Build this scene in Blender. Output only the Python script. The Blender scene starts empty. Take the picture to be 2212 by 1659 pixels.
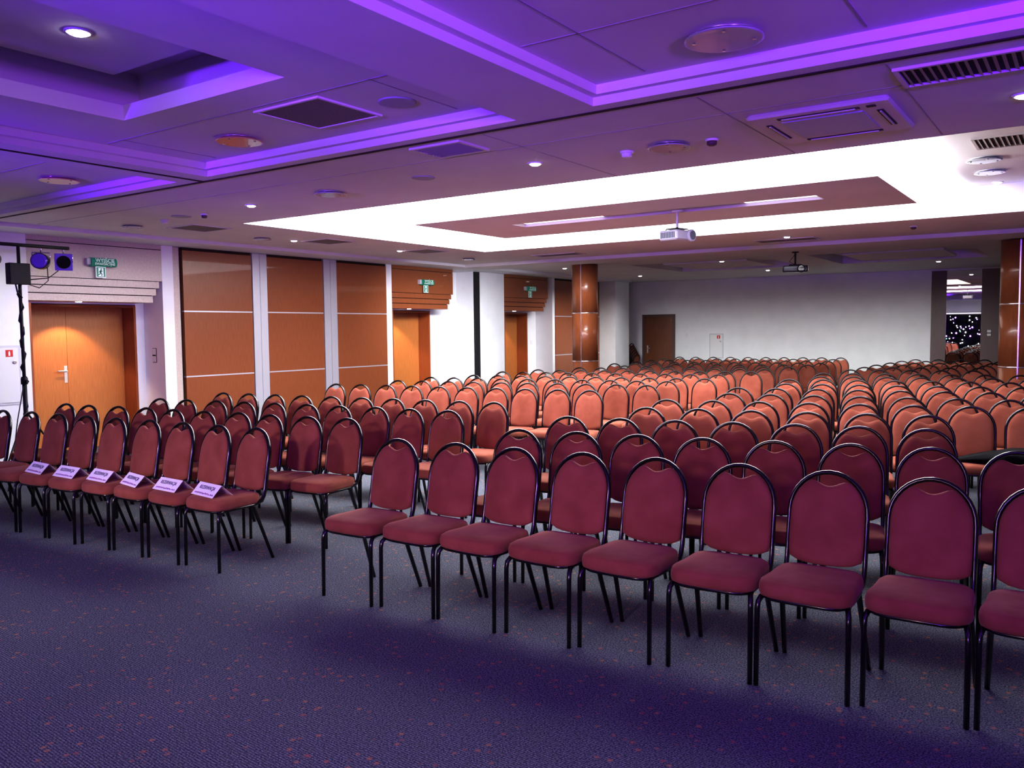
import bpy, math, random
from mathutils import Vector, Matrix
random.seed(7)
SC = bpy.context.scene
COL = SC.collection
PI = math.pi

# ------------------------------------------------------------------ materials
def mat(name, col=(.8, .8, .8), rough=.5, metal=0., emis=None, estr=0., sheen=0., coat=0., spec=.5, trans=0., sheen_tint=None):
    m = bpy.data.materials.new(name); m.use_nodes = True
    b = m.node_tree.nodes['Principled BSDF']
    b.inputs['Base Color'].default_value = (*col, 1)
    b.inputs['Roughness'].default_value = rough
    b.inputs['Metallic'].default_value = metal
    b.inputs['Specular IOR Level'].default_value = spec
    b.inputs['Coat Weight'].default_value = coat
    b.inputs['Sheen Weight'].default_value = sheen
    b.inputs['Transmission Weight'].default_value = trans
    if sheen_tint: b.inputs['Sheen Tint'].default_value = (*sheen_tint, 1)
    if emis:
        b.inputs['Emission Color'].default_value = (*emis, 1)
        b.inputs['Emission Strength'].default_value = estr
    return m

def nodes(m): return m.node_tree.nodes, m.node_tree.links, m.node_tree.nodes['Principled BSDF']

def noise_mix(m, c1, c2, scale, stretch=(1, 1, 1), detail=3, lo=.35, hi=.65, bump=0., coords='Object', rot=(0, 0, 0)):
    n, l, b = nodes(m)
    tc = n.new('ShaderNodeTexCoord'); mp = n.new('ShaderNodeMapping')
    mp.inputs['Scale'].default_value = stretch; mp.inputs['Rotation'].default_value = rot
    tx = n.new('ShaderNodeTexNoise'); tx.inputs['Scale'].default_value = scale; tx.inputs['Detail'].default_value = detail
    rp = n.new('ShaderNodeValToRGB')
    rp.color_ramp.elements[0].position = lo; rp.color_ramp.elements[0].color = (*c1, 1)
    rp.color_ramp.elements[1].position = hi; rp.color_ramp.elements[1].color = (*c2, 1)
    l.new(tc.outputs[coords], mp.inputs['Vector']); l.new(mp.outputs[0], tx.inputs['Vector'])
    l.new(tx.outputs[0], rp.inputs[0]); l.new(rp.outputs[0], b.inputs['Base Color'])
    if bump:
        bp = n.new('ShaderNodeBump'); bp.inputs['Strength'].default_value = bump; bp.inputs['Distance'].default_value = .002
        l.new(tx.outputs[0], bp.inputs['Height']); l.new(bp.outputs[0], b.inputs['Normal'])
    return m

M = {}
M['plaster'] = noise_mix(mat('white_plaster', rough=.85), (.80, .81, .81), (.85, .855, .86), 2.5, bump=.05)
M['ceiling'] = noise_mix(mat('ceiling_paint', rough=.8), (.66, .63, .63), (.71, .68, .68), 1.3)
M['ceil_line'] = mat('ceiling_joint', (.36, .33, .36), .8)
M['cornice'] = mat('cornice_paint', (.74, .73, .75), .7)
M['wood'] = noise_mix(mat('red_brown_veneer', rough=.32, coat=.25), (.245, .074, .028), (.335, .110, .043), 9, (1, 22, .6), 4, .3, .7)
M['door_wood'] = noise_mix(mat('door_veneer', rough=.38, coat=.2), (.42, .15, .04), (.54, .215, .065), 8, (1, 18, .6), 4, .3, .7)
M['jamb_wood'] = noise_mix(mat('jamb_veneer', rough=.45), (.27, .07, .018), (.36, .10, .03), 8, (18, 18, .6), 4, .3, .7)
M['glare_and_beige'] = noise_mix(mat('glare_and_beige_veneer', rough=.45), (.52, .43, .38), (.62, .53, .47), 40, (1, 1.5, 1), 3, .3, .7)  # canopy's glare painted into the colour; the narrow strip is beige itself
M['dark_wood'] = noise_mix(mat('dark_veneer', rough=.4), (.10, .055, .05), (.14, .08, .07), 10, (20, 20, .6), 3, .3, .7)
M['groove'] = mat('shadow_gap', (.02, .006, .006), .8)
M['silver'] = mat('brushed_aluminium', (.62, .63, .68), .42, .45)
M['steel'] = mat('polished_steel', (.8, .8, .84), .22, .95)
M['black'] = mat('black_lacquer', (.004, .003, .004), .22, 0., spec=.5, coat=.22)
M['matte_black'] = mat('matte_black', (.012, .012, .014), .6)
M['white_plastic'] = mat('white_plastic', (.78, .78, .78), .4)
M['glass'] = mat('frosted_glass', (.42, .44, .48), .25, .1, coat=.3)
M['perf'] = noise_mix(mat('perforated_grey', rough=.7), (.11, .09, .10), (.21, .18, .19), 160, detail=0, lo=.45, hi=.55)
M['vent_dark'] = mat('vent_void', (.03, .02, .03), .8)
M['vent_white'] = mat('vent_metal', (.62, .58, .58), .5)
M['spk'] = mat('speaker_mesh', (.40, .38, .45), .7)
M['lens'] = mat('lit_lens', (1, 1, 1), .5, emis=(1, .93, .86), estr=14)
M['lens_near'] = mat('lit_lens_bright', (1, 1, 1), .5, emis=(1, .95, .9), estr=40)
M['cove'] = mat('cove_glow', (.9, .9, .9), .5, emis=(.97, .98, 1), estr=11.5)
M['white_glow'] = mat('soft_white_glow', (.9, .9, .9), .5, emis=(1, .94, .98), estr=1.3)  # glow put on the slot ends and the curtain rail, neither a lamp
M['paper'] = mat('card_paper', (.93, .90, .95), .8)
M['ink'] = mat('dark_print', (.05, .03, .14), .8)
M['ink_blue'] = mat('blue_print', (.06, .05, .45), .8)
M['ink_red'] = mat('red_print', (.5, .04, .12), .8)
M['ink_violet'] = mat('violet_print', (.22, .05, .35), .8)
M['green'] = mat('sign_green', (.0, .17, .10), .35, emis=(0, .35, .22), estr=.12, coat=.3)
M['signwhite'] = mat('sign_white', (.72, .85, .80), .4, emis=(.7, .9, .85), estr=.12)
M['signpink'] = mat('sign_bracket', (.55, .50, .53), .4)
M['red'] = mat('hydrant_red', (.62, .02, .03), .5)
M['mirror'] = mat('silvered_mirror', (.92, .92, .95), .008, 1.)
M['purple_gel'] = mat('blue_gel', (.10, .04, .42), .12, 0., coat=1., emis=(.12, .03, .75), estr=.22)
M['star_cloth'] = mat('star_cloth', (.004, .004, .007), .9)
M['led_w'] = mat('led_white', (1, 1, 1), .5, emis=(1, .95, 1), estr=8)
M['led_v'] = mat('led_violet', (1, 1, 1), .5, emis=(.35, .12, 1), estr=14)
M['led_g'] = mat('led_green', (1, 1, 1), .5, emis=(.15, 1, .45), estr=8)
M['bag'] = noise_mix(mat('black_cloth', rough=.8, spec=.12), (.003, .003, .004), (.008, .008, .010), 12, bump=.3)
M['cable'] = mat('cable_rubber', (.012, .012, .014), .5)
M['proj_white'] = mat('projector_white', (.55, .57, .62), .35)
M['proj_grille'] = mat('projector_grille', (.10, .11, .14), .5)
M['proj_black'] = mat('projector_black', (.015, .015, .022), .3, coat=.3)
M['lensglass'] = mat('lens_glass', (.01, .01, .03), .03, coat=1.)
M['handle'] = mat('handle_steel', (.82, .82, .8), .3, .6)

# velvet upholstery
def fabric(name, a, b_):
    m = mat(name, a, .85, sheen=.30, sheen_tint=(1, .55, .42), spec=.15)
    n, l, b = nodes(m)
    b.inputs['Sheen Roughness'].default_value = .45
    tc = n.new('ShaderNodeTexCoord')
    t1 = n.new('ShaderNodeTexNoise'); t1.inputs['Scale'].default_value = 7; t1.inputs['Detail'].default_value = 3
    oi = n.new('ShaderNodeObjectInfo')
    va = n.new('ShaderNodeVectorMath'); va.operation = 'ADD'
    l.new(tc.outputs['Object'], va.inputs[0]); l.new(oi.outputs['Location'], va.inputs[1])
    l.new(va.outputs[0], t1.inputs['Vector'])
    rp = n.new('ShaderNodeValToRGB')
    rp.color_ramp.elements[0].position = .3; rp.color_ramp.elements[0].color = (*a, 1)
    rp.color_ramp.elements[1].position = .7; rp.color_ramp.elements[1].color = (*b_, 1)
    l.new(t1.outputs[0], rp.inputs[0]); l.new(rp.outputs[0], b.inputs['Base Color'])
    t2 = n.new('ShaderNodeTexNoise'); t2.inputs['Scale'].default_value = 420
    bp = n.new('ShaderNodeBump'); bp.inputs['Strength'].default_value = .25; bp.inputs['Distance'].default_value = .001
    l.new(tc.outputs['Object'], t2.inputs['Vector']); l.new(t2.outputs[0], bp.inputs['Height']); l.new(bp.outputs[0], b.inputs['Normal'])
    return m
M['fabric'] = fabric('salmon_red_velvet', (.245, .070, .043), (.33, .106, .068))

# carpet
def carpet():
    m = mat('speckled_carpet', (.1, .1, .12), .95, spec=.1)
    n, l, b = nodes(m)
    tc = n.new('ShaderNodeTexCoord')
    mp = n.new('ShaderNodeMapping'); mp.inputs['Rotation'].default_value = (0, 0, math.radians(4))
    l.new(tc.outputs['Object'], mp.inputs['Vector'])
    n1 = n.new('ShaderNodeTexNoise'); n1.inputs['Scale'].default_value = 130; n1.inputs['Detail'].default_value = 3
    l.new(mp.outputs[0], n1.inputs['Vector'])
    r1 = n.new('ShaderNodeValToRGB')
    e = r1.color_ramp.elements
    e[0].position = .36; e[0].color = (.042, .050, .085, 1)
    e[1].position = .64; e[1].color = (.27, .285, .33, 1)
    l.new(n1.outputs[0], r1.inputs[0])
    # woven pile lines
    w = n.new('ShaderNodeTexWave'); w.wave_type = 'BANDS'; w.bands_direction = 'Y'; w.inputs['Scale'].default_value = 26
    w.inputs['Distortion'].default_value = 1.5; w.inputs['Detail'].default_value = 2; w.inputs['Detail Scale'].default_value = 6
    l.new(mp.outputs[0], w.inputs['Vector'])
    mm = n.new('ShaderNodeMixRGB'); mm.blend_type = 'MULTIPLY'; mm.inputs[0].default_value = .6
    l.new(r1.outputs[0], mm.inputs[1]); l.new(w.outputs[0], mm.inputs[2])
    # orange and red flecks
    v = n.new('ShaderNodeTexVoronoi'); v.inputs['Scale'].default_value = 20
    l.new(mp.outputs[0], v.inputs['Vector'])
    rr = n.new('ShaderNodeValToRGB'); rr.color_ramp.elements[0].position = .13; rr.color_ramp.elements[0].color = (1, 1, 1, 1)
    rr.color_ramp.elements[1].position = .30; rr.color_ramp.elements[1].color = (0, 0, 0, 1)
    l.new(v.outputs['Distance'], rr.inputs[0])
    sp = n.new('ShaderNodeSeparateColor'); l.new(v.outputs['Color'], sp.inputs[0])
    gt = n.new('ShaderNodeMath'); gt.operation = 'GREATER_THAN'; gt.inputs[1].default_value = .58
    l.new(sp.outputs[0], gt.inputs[0])
    mu = n.new('ShaderNodeMath'); mu.operation = 'MULTIPLY'; l.new(rr.outputs[0], mu.inputs[0]); l.new(gt.outputs[0], mu.inputs[1])
    mu2 = n.new('ShaderNodeMath'); mu2.operation = 'MULTIPLY'; mu2.inputs[1].default_value = .50; l.new(mu.outputs[0], mu2.inputs[0])
    rc = n.new('ShaderNodeValToRGB'); rc.color_ramp.elements[0].color = (.50, .11, .08, 1); rc.color_ramp.elements[1].color = (.62, .27, .09, 1)
    l.new(sp.outputs[1], rc.inputs[0])
    mx = n.new('ShaderNodeMixRGB'); l.new(mu2.outputs[0], mx.inputs[0]); l.new(mm.outputs[0], mx.inputs[1]); l.new(rc.outputs[0], mx.inputs[2])
    # large soft wear
    n3 = n.new('ShaderNodeTexNoise'); n3.inputs['Scale'].default_value = 1.2; l.new(mp.outputs[0], n3.inputs['Vector'])
    r3 = n.new('ShaderNodeValToRGB'); r3.color_ramp.elements[0].color = (.8, .8, .8, 1); r3.color_ramp.elements[1].color = (1.1, 1.1, 1.1, 1)
    l.new(n3.outputs[0], r3.inputs[0])
    m4 = n.new('ShaderNodeMixRGB'); m4.blend_type = 'MULTIPLY'; m4.inputs[0].default_value = 1
    l.new(mx.outputs[0], m4.inputs[1]); l.new(r3.outputs[0], m4.inputs[2])
    l.new(m4.outputs[0], b.inputs['Base Color'])
    bp = n.new('ShaderNodeBump'); bp.inputs['Strength'].default_value = .5; bp.inputs['Distance'].default_value = .004
    l.new(n1.outputs[0], bp.inputs['Height']); l.new(bp.outputs[0], b.inputs['Normal'])
    return m
M['carpet'] = carpet()

# ------------------------------------------------------------------ mesh builder
class MB:
    def __init__(s): s.v = []; s.f = []; s.sm = []
    def add(s, vs, fs, smooth=False):
        o = len(s.v); s.v += [tuple(v) for v in vs]
        s.f += [tuple(i + o for i in f) for f in fs]; s.sm += [smooth] * len(fs); return s
    def box(s, a, b):
        x0, y0, z0 = [min(p, q) for p, q in zip(a, b)]; x1, y1, z1 = [max(p, q) for p, q in zip(a, b)]
        return s.add([(x0, y0, z0), (x1, y0, z0), (x1, y1, z0), (x0, y1, z0), (x0, y0, z1), (x1, y0, z1), (x1, y1, z1), (x0, y1, z1)],
                     [(0, 3, 2, 1), (4, 5, 6, 7), (0, 1, 5, 4), (1, 2, 6, 5), (2, 3, 7, 6), (3, 0, 4, 7)])
    def rbox(s, a, b, r=.01):
        # box with chamfered vertical edges and top/bottom edges
        x0, y0, z0 = [min(p, q) for p, q in zip(a, b)]; x1, y1, z1 = [max(p, q) for p, q in zip(a, b)]
        def ring(x0, y0, x1, y1, z, r):
            out = []
            for cx, cy, a0 in ((x1 - r, y1 - r, 0), (x0 + r, y1 - r, 90), (x0 + r, y0 + r, 180), (x1 - r, y0 + r, 270)):
                for k in range(4):
                    t = math.radians(a0 + 30 * k); out.append((cx + r * math.cos(t), cy + r * math.sin(t), z))
            return out
        h = r * .5
        rings = [ring(x0 + h, y0 + h, x1 - h, y1 - h, z0, r * .6), ring(x0, y0, x1, y1, z0 + h, r), ring(x0, y0, x1, y1, z1 - h, r), ring(x0 + h, y0 + h, x1 - h, y1 - h, z1, r * .6)]
        return s.loft(rings, cap=True, smooth=False)
    def loft(s, rings, cap=True, smooth=True, closed=True):
        n = len(rings[0]); vs = [p for r in rings for p in r]; fs = []
        for i in range(len(rings) - 1):
            for j in range(n if closed else n - 1):
                a = i * n + j; b = i * n + (j + 1) % n
                fs.append((a, b, b + n, a + n))
        s.add(vs, fs, smooth)
        if cap:
            o = len(s.v) - len(vs)
            s.f.append(tuple(o + i for i in reversed(range(n)))); s.sm.append(False)
            o2 = o + (len(rings) - 1) * n
            s.f.append(tuple(o2 + i for i in range(n))); s.sm.append(False)
        return s
    def tube(s, pts, r, n=8, closed=False, sq=1.0):
        pts = [Vector(p) for p in pts]; rings = []; N = len(pts)
        up = None
        for i, p in enumerate(pts):
            if closed: t = (pts[(i + 1) % N] - pts[i - 1])
            else: t = pts[min(i + 1, N - 1)] - pts[max(i - 1, 0)]
            t.normalize()
            if up is None:
                up = Vector((0, 0, 1)) if abs(t.z) < .9 else Vector((0, 1, 0))
            u = (up - t * up.dot(t)).normalized(); up = u; w = t.cross(u)
            rr = r[i] if isinstance(r, (list, tuple)) else r
            rings.append([tuple(p + (u * math.cos(2 * PI * k / n) + w * math.sin(2 * PI * k / n) * sq) * rr) for k in range(n)])
        if closed: rings.append(rings[0])
        return s.loft(rings, cap=not closed)
    def lathe(s, prof, c=(0, 0, 0), n=24, axis='z', smooth=True):
        rings = []
        for r, h in prof:
            ring = []
            for k in range(n):
                a = 2 * PI * k / n; x, y = r * math.cos(a), r * math.sin(a)
                p = (x, y, h) if axis == 'z' else ((h, x, y) if axis == 'x' else (y, h, x))
                ring.append((p[0] + c[0], p[1] + c[1], p[2] + c[2]))
            rings.append(ring)
        return s.loft(rings, cap=True, smooth=smooth)
    def disc(s, c, r, n=12, nrm=-1):
        vs = [(c[0] + r * math.cos(2 * PI * k / n), c[1] + r * math.sin(2 * PI * k / n), c[2]) for k in range(n)]
        return s.add(vs, [tuple(range(n))[::nrm]])
    def mesh(s, name, m):
        me = bpy.data.meshes.new(name); me.from_pydata(s.v, [], s.f); me.update()
        me.polygons.foreach_set('use_smooth', s.sm); me.materials.append(m); return me
    def obj(s, name, m, parent=None, loc=(0, 0, 0)):
        o = bpy.data.objects.new(name, s.mesh(name, m)); COL.objects.link(o); o.location = loc
        if parent: o.parent = parent
        return o

def empty(name, loc=(0, 0, 0), rz=0):
    o = bpy.data.objects.new(name, None); COL.objects.link(o); o.location = loc; o.rotation_euler = (0, 0, rz); o.empty_display_size = .1
    return o
def tag(o, label=None, cat=None, group=None, kind=None):
    if label: o['label'] = label
    if cat: o['category'] = cat
    if group: o['group'] = group
    if kind: o['kind'] = kind
    return o
def thing(name, label, cat, loc=(0, 0, 0), rz=0, group=None): return tag(empty(name, loc, rz), label, cat, group)
def struct(name, mb, m, label=None, cat=None, loc=(0, 0, 0)): return tag(mb.obj(name, m, None, loc), label, cat, None, 'structure')
def copy_tree(o, parent=None):
    c = o.copy(); COL.objects.link(c)
    if parent: c.parent = parent
    for ch in CH.get(o.name, []):
        d = copy_tree(ch, c)
    return c
CH = {}
def reg(root):
    CH[root.name] = [c for c in root.children]
    for c in root.children: reg(c)

def text_mesh(body, size, m, parent, name='lettering', loc=(0, 0, 0), rot=(0, 0, 0), sx=1., shear=0., bold=0.):
    cu = bpy.data.curves.new('t', 'FONT'); cu.body = body; cu.size = size; cu.align_x = 'CENTER'; cu.align_y = 'CENTER'; cu.extrude = .0006
    cu.offset = bold; cu.shear = shear
    t = bpy.data.objects.new('t', cu); COL.objects.link(t)
    bpy.context.view_layer.update()
    me = bpy.data.meshes.new_from_object(t.evaluated_get(bpy.context.evaluated_depsgraph_get()))
    bpy.data.objects.remove(t)
    me.materials.clear(); me.materials.append(m)
    o = bpy.data.objects.new(name, me); COL.objects.link(o); o.parent = parent
    o.location = loc; o.rotation_euler = rot; o.scale = (sx, 1, 1)
    return o

# ------------------------------------------------------------------ camera (measured from the photograph)
yaw, pit, roll = math.radians(-34.81027), math.radians(3.74158), math.radians(-.56394)
FPX = 1806.98; EYE = 1.65
fw = Vector((math.sin(yaw), math.cos(yaw), 0)); rt = Vector((math.cos(yaw), -math.sin(yaw), 0)); up = Vector((0, 0, 1))
f2 = math.cos(pit) * fw - math.sin(pit) * up; u2 = math.sin(pit) * fw + math.cos(pit) * up
r3 = math.cos(roll) * rt + math.sin(roll) * u2; u3 = -math.sin(roll) * rt + math.cos(roll) * u2
cam = bpy.data.objects.new('camera', bpy.data.cameras.new('camera')); COL.objects.link(cam)
cam.matrix_world = Matrix(((r3.x, u3.x, -f2.x, 0), (r3.y, u3.y, -f2.y, 0), (r3.z, u3.z, -f2.z, EYE), (0, 0, 0, 1)))
cam.data.sensor_width = 36; cam.data.lens = FPX / 2212 * 36; cam.data.clip_end = 100; cam.data.clip_start = .05
SC.camera = cam

# ------------------------------------------------------------------ room shell
XW, XR, YB, YF = -11.1, 7.0, -6.5, 22.0
ZC = 2.96
TOP = 3.9
struct('floor', MB().box((-12.2, YB, -.1), (XR, YF, 0)), M['carpet'], 'grey blue carpet with small orange flecks', 'carpet')

# door alcoves: (start y, end y)
A1, A2, A3 = (5.25, 6.99), (11.95, 13.65), (15.68, 17.38)
w = MB()
w.box((-12.2, YB, 0), (XW, A1[0], TOP))
for a in (A1, A2, A3): w.box((-12.2, a[0], 2.06), (-11.6, a[1], TOP))
w.box((-12.2, A1[1], 0), (-11.6, 7.12, TOP)); w.box((-12.2, 7.12, 0), (XW, 7.30, TOP)); w.box((-12.2, 7.30, 0), (XW - .05, 7.42, TOP))
w.box((-12.2, 7.42, 0), (XW - .08, 11.80, TOP)); w.box((-12.2, 11.80, 0), (XW, A2[0], TOP))
w.box((-12.2, A2[1], 0), (-11.6, 14.56, TOP)); w.box((-12.2, 14.56, 0), (XW, A3[0], TOP))
w.box((-12.2, A3[1], 0), (-11.6, 17.76, TOP)); w.box((-12.2, 17.76, 0), (XW, 17.87, TOP))
w.box((-12.2, 17.87, 0), (XW - .08, 20.19, TOP)); w.box((-12.2, 20.19, 0), (-10.62, 21.0, TOP)); w.box((-12.2, 21.0, 0), (XW - .3, YF + .2, TOP))
struct('wall_left', w, M['plaster'], 'white plastered left wall with door alcoves', 'wall')
struct('wall_far', MB().box((XW - .3, YF, 0), (XR, YF + .2, TOP)), M['plaster'], 'plain pale grey wall at the far end of the hall', 'wall')
struct('wall_right', MB().box((XR, YB, 0), (XR + .2, YF + .2, TOP)), M['plaster'], 'plain wall on the right of the hall', 'wall')
struct('wall_back', MB().box((-12.2, YB - .2, 0), (XR + .2, YB, TOP)), M['plaster'], 'plain wall behind the stage curtain', 'wall')

# --- ceiling: slab decomposed around rectangular recesses
class Ceil:
    def __init__(s): s.mb = MB()
    def quad(s, x0, x1, y0, y1, z): s.mb.add([(x0, y0, z), (x0, y1, z), (x1, y1, z), (x1, y0, z)], [(0, 1, 2, 3)])
    def plane(s, x0, x1, y0, y1, z, holes):
        xs = sorted({x0, x1, *[min(max(h[i], x0), x1) for h in holes for i in (0, 1)]})
        ys = sorted({y0, y1, *[min(max(h[i], y0), y1) for h in holes for i in (2, 3)]})
        for i in range(len(xs) - 1):
            for j in range(len(ys) - 1):
                cx, cy = (xs[i] + xs[i + 1]) / 2, (ys[j] + ys[j + 1]) / 2
                if not any(h[0] < cx < h[1] and h[2] < cy < h[3] for h in holes): s.quad(xs[i], xs[i + 1], ys[j], ys[j + 1], z)
    def sides(s, h, z0, z1):
        x0, x1, y0, y1 = h
        s.mb.add([(x0, y0, z0), (x1, y0, z0), (x1, y1, z0), (x0, y1, z0), (x0, y0, z1), (x1, y0, z1), (x1, y1, z1), (x0, y1, z1)],
                 [(0, 1, 5, 4), (1, 2, 6, 5), (2, 3, 7, 6), (3, 0, 4, 7)])
    def ledge(s, h, d, z):
        x0, x1, y0, y1 = h
        s.plane(x0, x1, y0, y1, z, [(x0 + d, x1 - d, y0 + d, y1 - d)])
C = Ceil()
R0 = (-10.6, -6.62, -2.0, 4.42); R1 = (-6.19, -3.02, -2.0, 4.42); R2 = (-2.47, 6.2, -2.0, 4.42)
HM = (-8.5, 5.6, 6.56, 11.46)
HB = [(-8.0, -5.2, 15.9, 18.6), (-4.4, -1.7, 15.9, 18.6), (-.9, 2.2, 15.9, 18.6)]
C.plane(-12.2, XR, YB, YF, ZC, [R0, R1, R2, HM] + HB)
ZR = 3.065
for k, R in enumerate((R0, R1, R2)):
    C.sides(R, ZC, ZC + .05); C.ledge(R, .05, ZC + .05)
    Ri = (R[0] + .05, R[1] - .05, R[2] + .05, R[3] - .05)
    C.sides(Ri, ZC + .05, ZR)
    if k == 1:
        I = (-5.36, -3.75, -1.0, 3.20); C.plane(*Ri, ZR, [I]); C.sides(I, ZR, ZR + .10)
        J = (I[0] - .3, I[1] + .3, I[2] - .3, I[3] + .3)
        C.plane(*J, ZR + .10, [I]); C.sides(J, ZR + .10, ZR + .42); C.plane(*J, ZR + .42, [])
        P = (I[0] + .14, I[1] - .14, I[2] + .1, I[3] - .14)
        C.mb.box((P[0], P[2], ZR + .24), (P[1], P[3], ZR + .28))
    else: C.plane(*Ri, ZR, [])

for h in HB:
    C.sides(h, ZC, 3.12); C.plane(*h, 3.12, [])
    C.mb.box((h[0] + .5, h[2] + .5, ZC + .01), (h[1] - .5, h[3] - .5, ZC + .05))
C.mb.box((-12.2, YB, TOP - .02), (XR, YF + .2, TOP))
struct('ceiling', C.mb, M['ceiling'], 'white panelled ceiling with stepped recesses lit purple near the front', 'ceiling')
CR = Ceil(); CR.sides(HM, ZC, 3.30); CR.plane(*HM, 3.30, [])
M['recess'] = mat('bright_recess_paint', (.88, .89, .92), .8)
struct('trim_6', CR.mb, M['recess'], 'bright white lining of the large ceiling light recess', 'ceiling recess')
# dropped beam across the hall and its track
struct('trim_1', MB().box((XW + .6, 13.45, 2.90), (XR, 14.25, ZC)), M['ceiling'], 'shallow ceiling beam across the hall in front of the round columns', 'ceiling beam')
struct('trim_2', MB().box((XW, YB, 2.91), (-10.48, 20.9, ZC)).box((-12.2, YB, 2.91), (XW, 20.9, ZC)), M['cornice'], 'flat white cornice along the left wall', 'cornice')
g = MB().box((-10.6, 4.525, ZC - .006), (XR, 4.555, ZC))
struct('trim_3', g, M['groove'], 'dark partition track line across the ceiling', 'ceiling track')
struct('trim_4', MB().box((-6.415, YB, ZC - .006), (-6.385, 4.525, ZC)), M['groove'], 'dark partition track line running toward the camera', 'ceiling track')
# thin joints between ceiling boards
j = MB()
for x in (-3.42, -1.90, -.90): j.box((x, 4.6, ZC - .002), (x + .008, 6.5, ZC))
j.box((-10.4, 5.06, ZC - .002), (XR, 5.068, ZC))
for x in (-2.08, -.93, .3): j.box((x, -1.9, ZR - .003), (x + .010, 4.3, ZR))
j.box((-2.4, 3.56, ZR - .003), (6, 3.568, ZR)); j.box((-6.1, 3.50, ZR - .003), (-3.1, 3.508, ZR)); j.box((-10.5, 3.56, ZR - .003), (-6.7, 3.568, ZR))
j.box((-3.4, 3.5, ZR - .003), (-3.392, 4.3, ZR)); j.box((-5.9, 3.5, ZR - .003), (-5.892, 4.3, ZR))
struct('trim_5', j, M['ceil_line'], 'fine joints between the ceiling boards', 'ceiling joint')

# floating tray in the lit recess with a narrow slot
t = thing('ceiling_tray', 'flat suspended ceiling tray floating inside the bright white light recess', 'ceiling tray', (-4.3, 8.96, 2.96))
TX0, TX1, TY0, TY1 = -7.02, -1.60, 7.95, 9.97
tr = Ceil(); SL = (-6.05, -2.33, 8.72, 9.03)
for z in (0, .04): tr.plane(TX0 + 4.3, TX1 + 4.3, TY0 - 8.96, TY1 - 8.96, z, [(SL[0] + 4.3, SL[1] + 4.3, SL[2] - 8.96, SL[3] - 8.96)])
tr.sides((TX0 + 4.3, TX1 + 4.3, TY0 - 8.96, TY1 - 8.96), 0, .04)
tr.sides((SL[0] + 4.3, SL[1] + 4.3, SL[2] - 8.96, SL[3] - 8.96), 0, .04)
tr.mb.obj('tray_panel', M['ceiling'], t)
MB().box((SL[0] + 4.28, SL[2] - 8.98, .04), (SL[1] + 4.32, SL[3] - 8.94, .06)).obj('slot_backing', M['ceiling'], t)
for a, b in ((-3.15, -2.36), (-6.02, -4.9)):
    MB().box((a + 4.3, SL[2] - 8.95, .034), (b + 4.3, SL[3] - 8.97, .0395)).obj('slot_glow', M['white_glow'], t)  # glowing patches paint the recess light showing at the slot ends
for x in (-6.6, -4.3, -2.0):
    for y in (8.2, 9.7): MB().tube([(x + 4.3, y - 8.96, .04), (x + 4.3, y - 8.96, .30)], .006, 6).obj('hanger_rod', M['steel'], t)
lp = MB().box((-8.46, 6.60, 3.262), (-1.35, 11.42, 3.30))  # added glowing panel, stands in for hidden tubes on the tray edges
tag(lp.obj('cove_glow_panel', M['cove']), 'dazzling white glowing panel standing in for hidden tubes above the suspended ceiling tray', 'ceiling light')

# ------------------------------------------------------------------ ceiling fittings
def spot(x, y, z=ZC, label='', near=False, r=.045):
    t = thing('ceiling_spotlight', label, 'spotlight', (x, y, z), 0, 'small recessed ceiling spotlights')
    MB().lathe([(r + .018, 0), (r + .018, -.006), (r, -.010), (r - .002, -.004)], n=20).obj('trim_ring', M['white_plastic'], t)
    MB().lathe([(r - .004, -.001), (r - .004, -.013), (r * .6, -.020)], n=16).obj('lens', M['lens_near' if near else 'lens'], t)
    return t
S_ = 1.048
sp = [(-7.21, 5.67, 'lit ceiling spotlight left of the white light recess, near its corner'),
      (-3.67, 5.63, 'lit ceiling spotlight in front of the white recess, above mid hall'),
      (-9.5, 8.2, 'lit ceiling spotlight beside the recess, facing the first wood wall panel'),
      (-9.4, 10.33, 'lit ceiling spotlight beside the recess, facing the third wood wall panel'),
      (-9.43, 15.6, 'lit ceiling spotlight just left of the far round column'),
      (-9.4, 19.2, 'lit ceiling spotlight over the far left corner of the hall'),
      (-6.1, 16.1, 'lit ceiling spotlight between the two projectors, the nearer of two'),
      (-6.22, 19.33, 'lit ceiling spotlight nearest the back projector on its left'),
      (-3.72, 12.41, 'lit ceiling spotlight just behind the white light recess'),
      (-2.66, 19.2, 'lit ceiling spotlight above the mirror end of the far wall'),
      (-.37, 5.69, 'lit ceiling spotlight at the right edge, beside the cassette unit')]
for x, y, lb in sp: spot(x, y, ZC, lb)
spot(-4.63, 2.52, ZR + .24, 'brightest ceiling spotlight, inside the dark purple coffer at upper left', True, .055)
spot(-.97, 11.30, 3.30, 'ceiling spotlight inside the white recess at its right end')

def glass_light(x, y, z, label, r=.15, m='glass'):
    t = thing('round_ceiling_light', label, 'ceiling light', (x, y, z), 0, 'round glass disc ceiling lights')
    MB().lathe([(r * .86, 0), (r * .86, -.006), (r * .78, -.012), (r * .7, -.004)], n=28).obj('housing', M['steel'], t)
    MB().lathe([(r * .96, -.017), (r, -.020), (r, -.023), (r * .94, -.026)], n=32).obj('glass_disc', M[m], t)
    for a in (20, 110, 200, 290):
        c, s = math.cos(math.radians(a)), math.sin(math.radians(a))
        MB().tube([(c * r * .75, s * r * .75, 0), (c * r * .75, s * r * .75, -.031)], .009, 8).obj('clip', M['steel'], t)
M['glass_orange_reflection'] = mat('glass_painted_reflection', (.60, .30, .22), .15, .2, coat=.4)  # orange chair reflection painted into the glass colour
glass_light(-5.2, 4.0, ZR, 'round glass ceiling light with orange reflection beside the dark square vent', .17, 'glass_orange_reflection')
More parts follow.
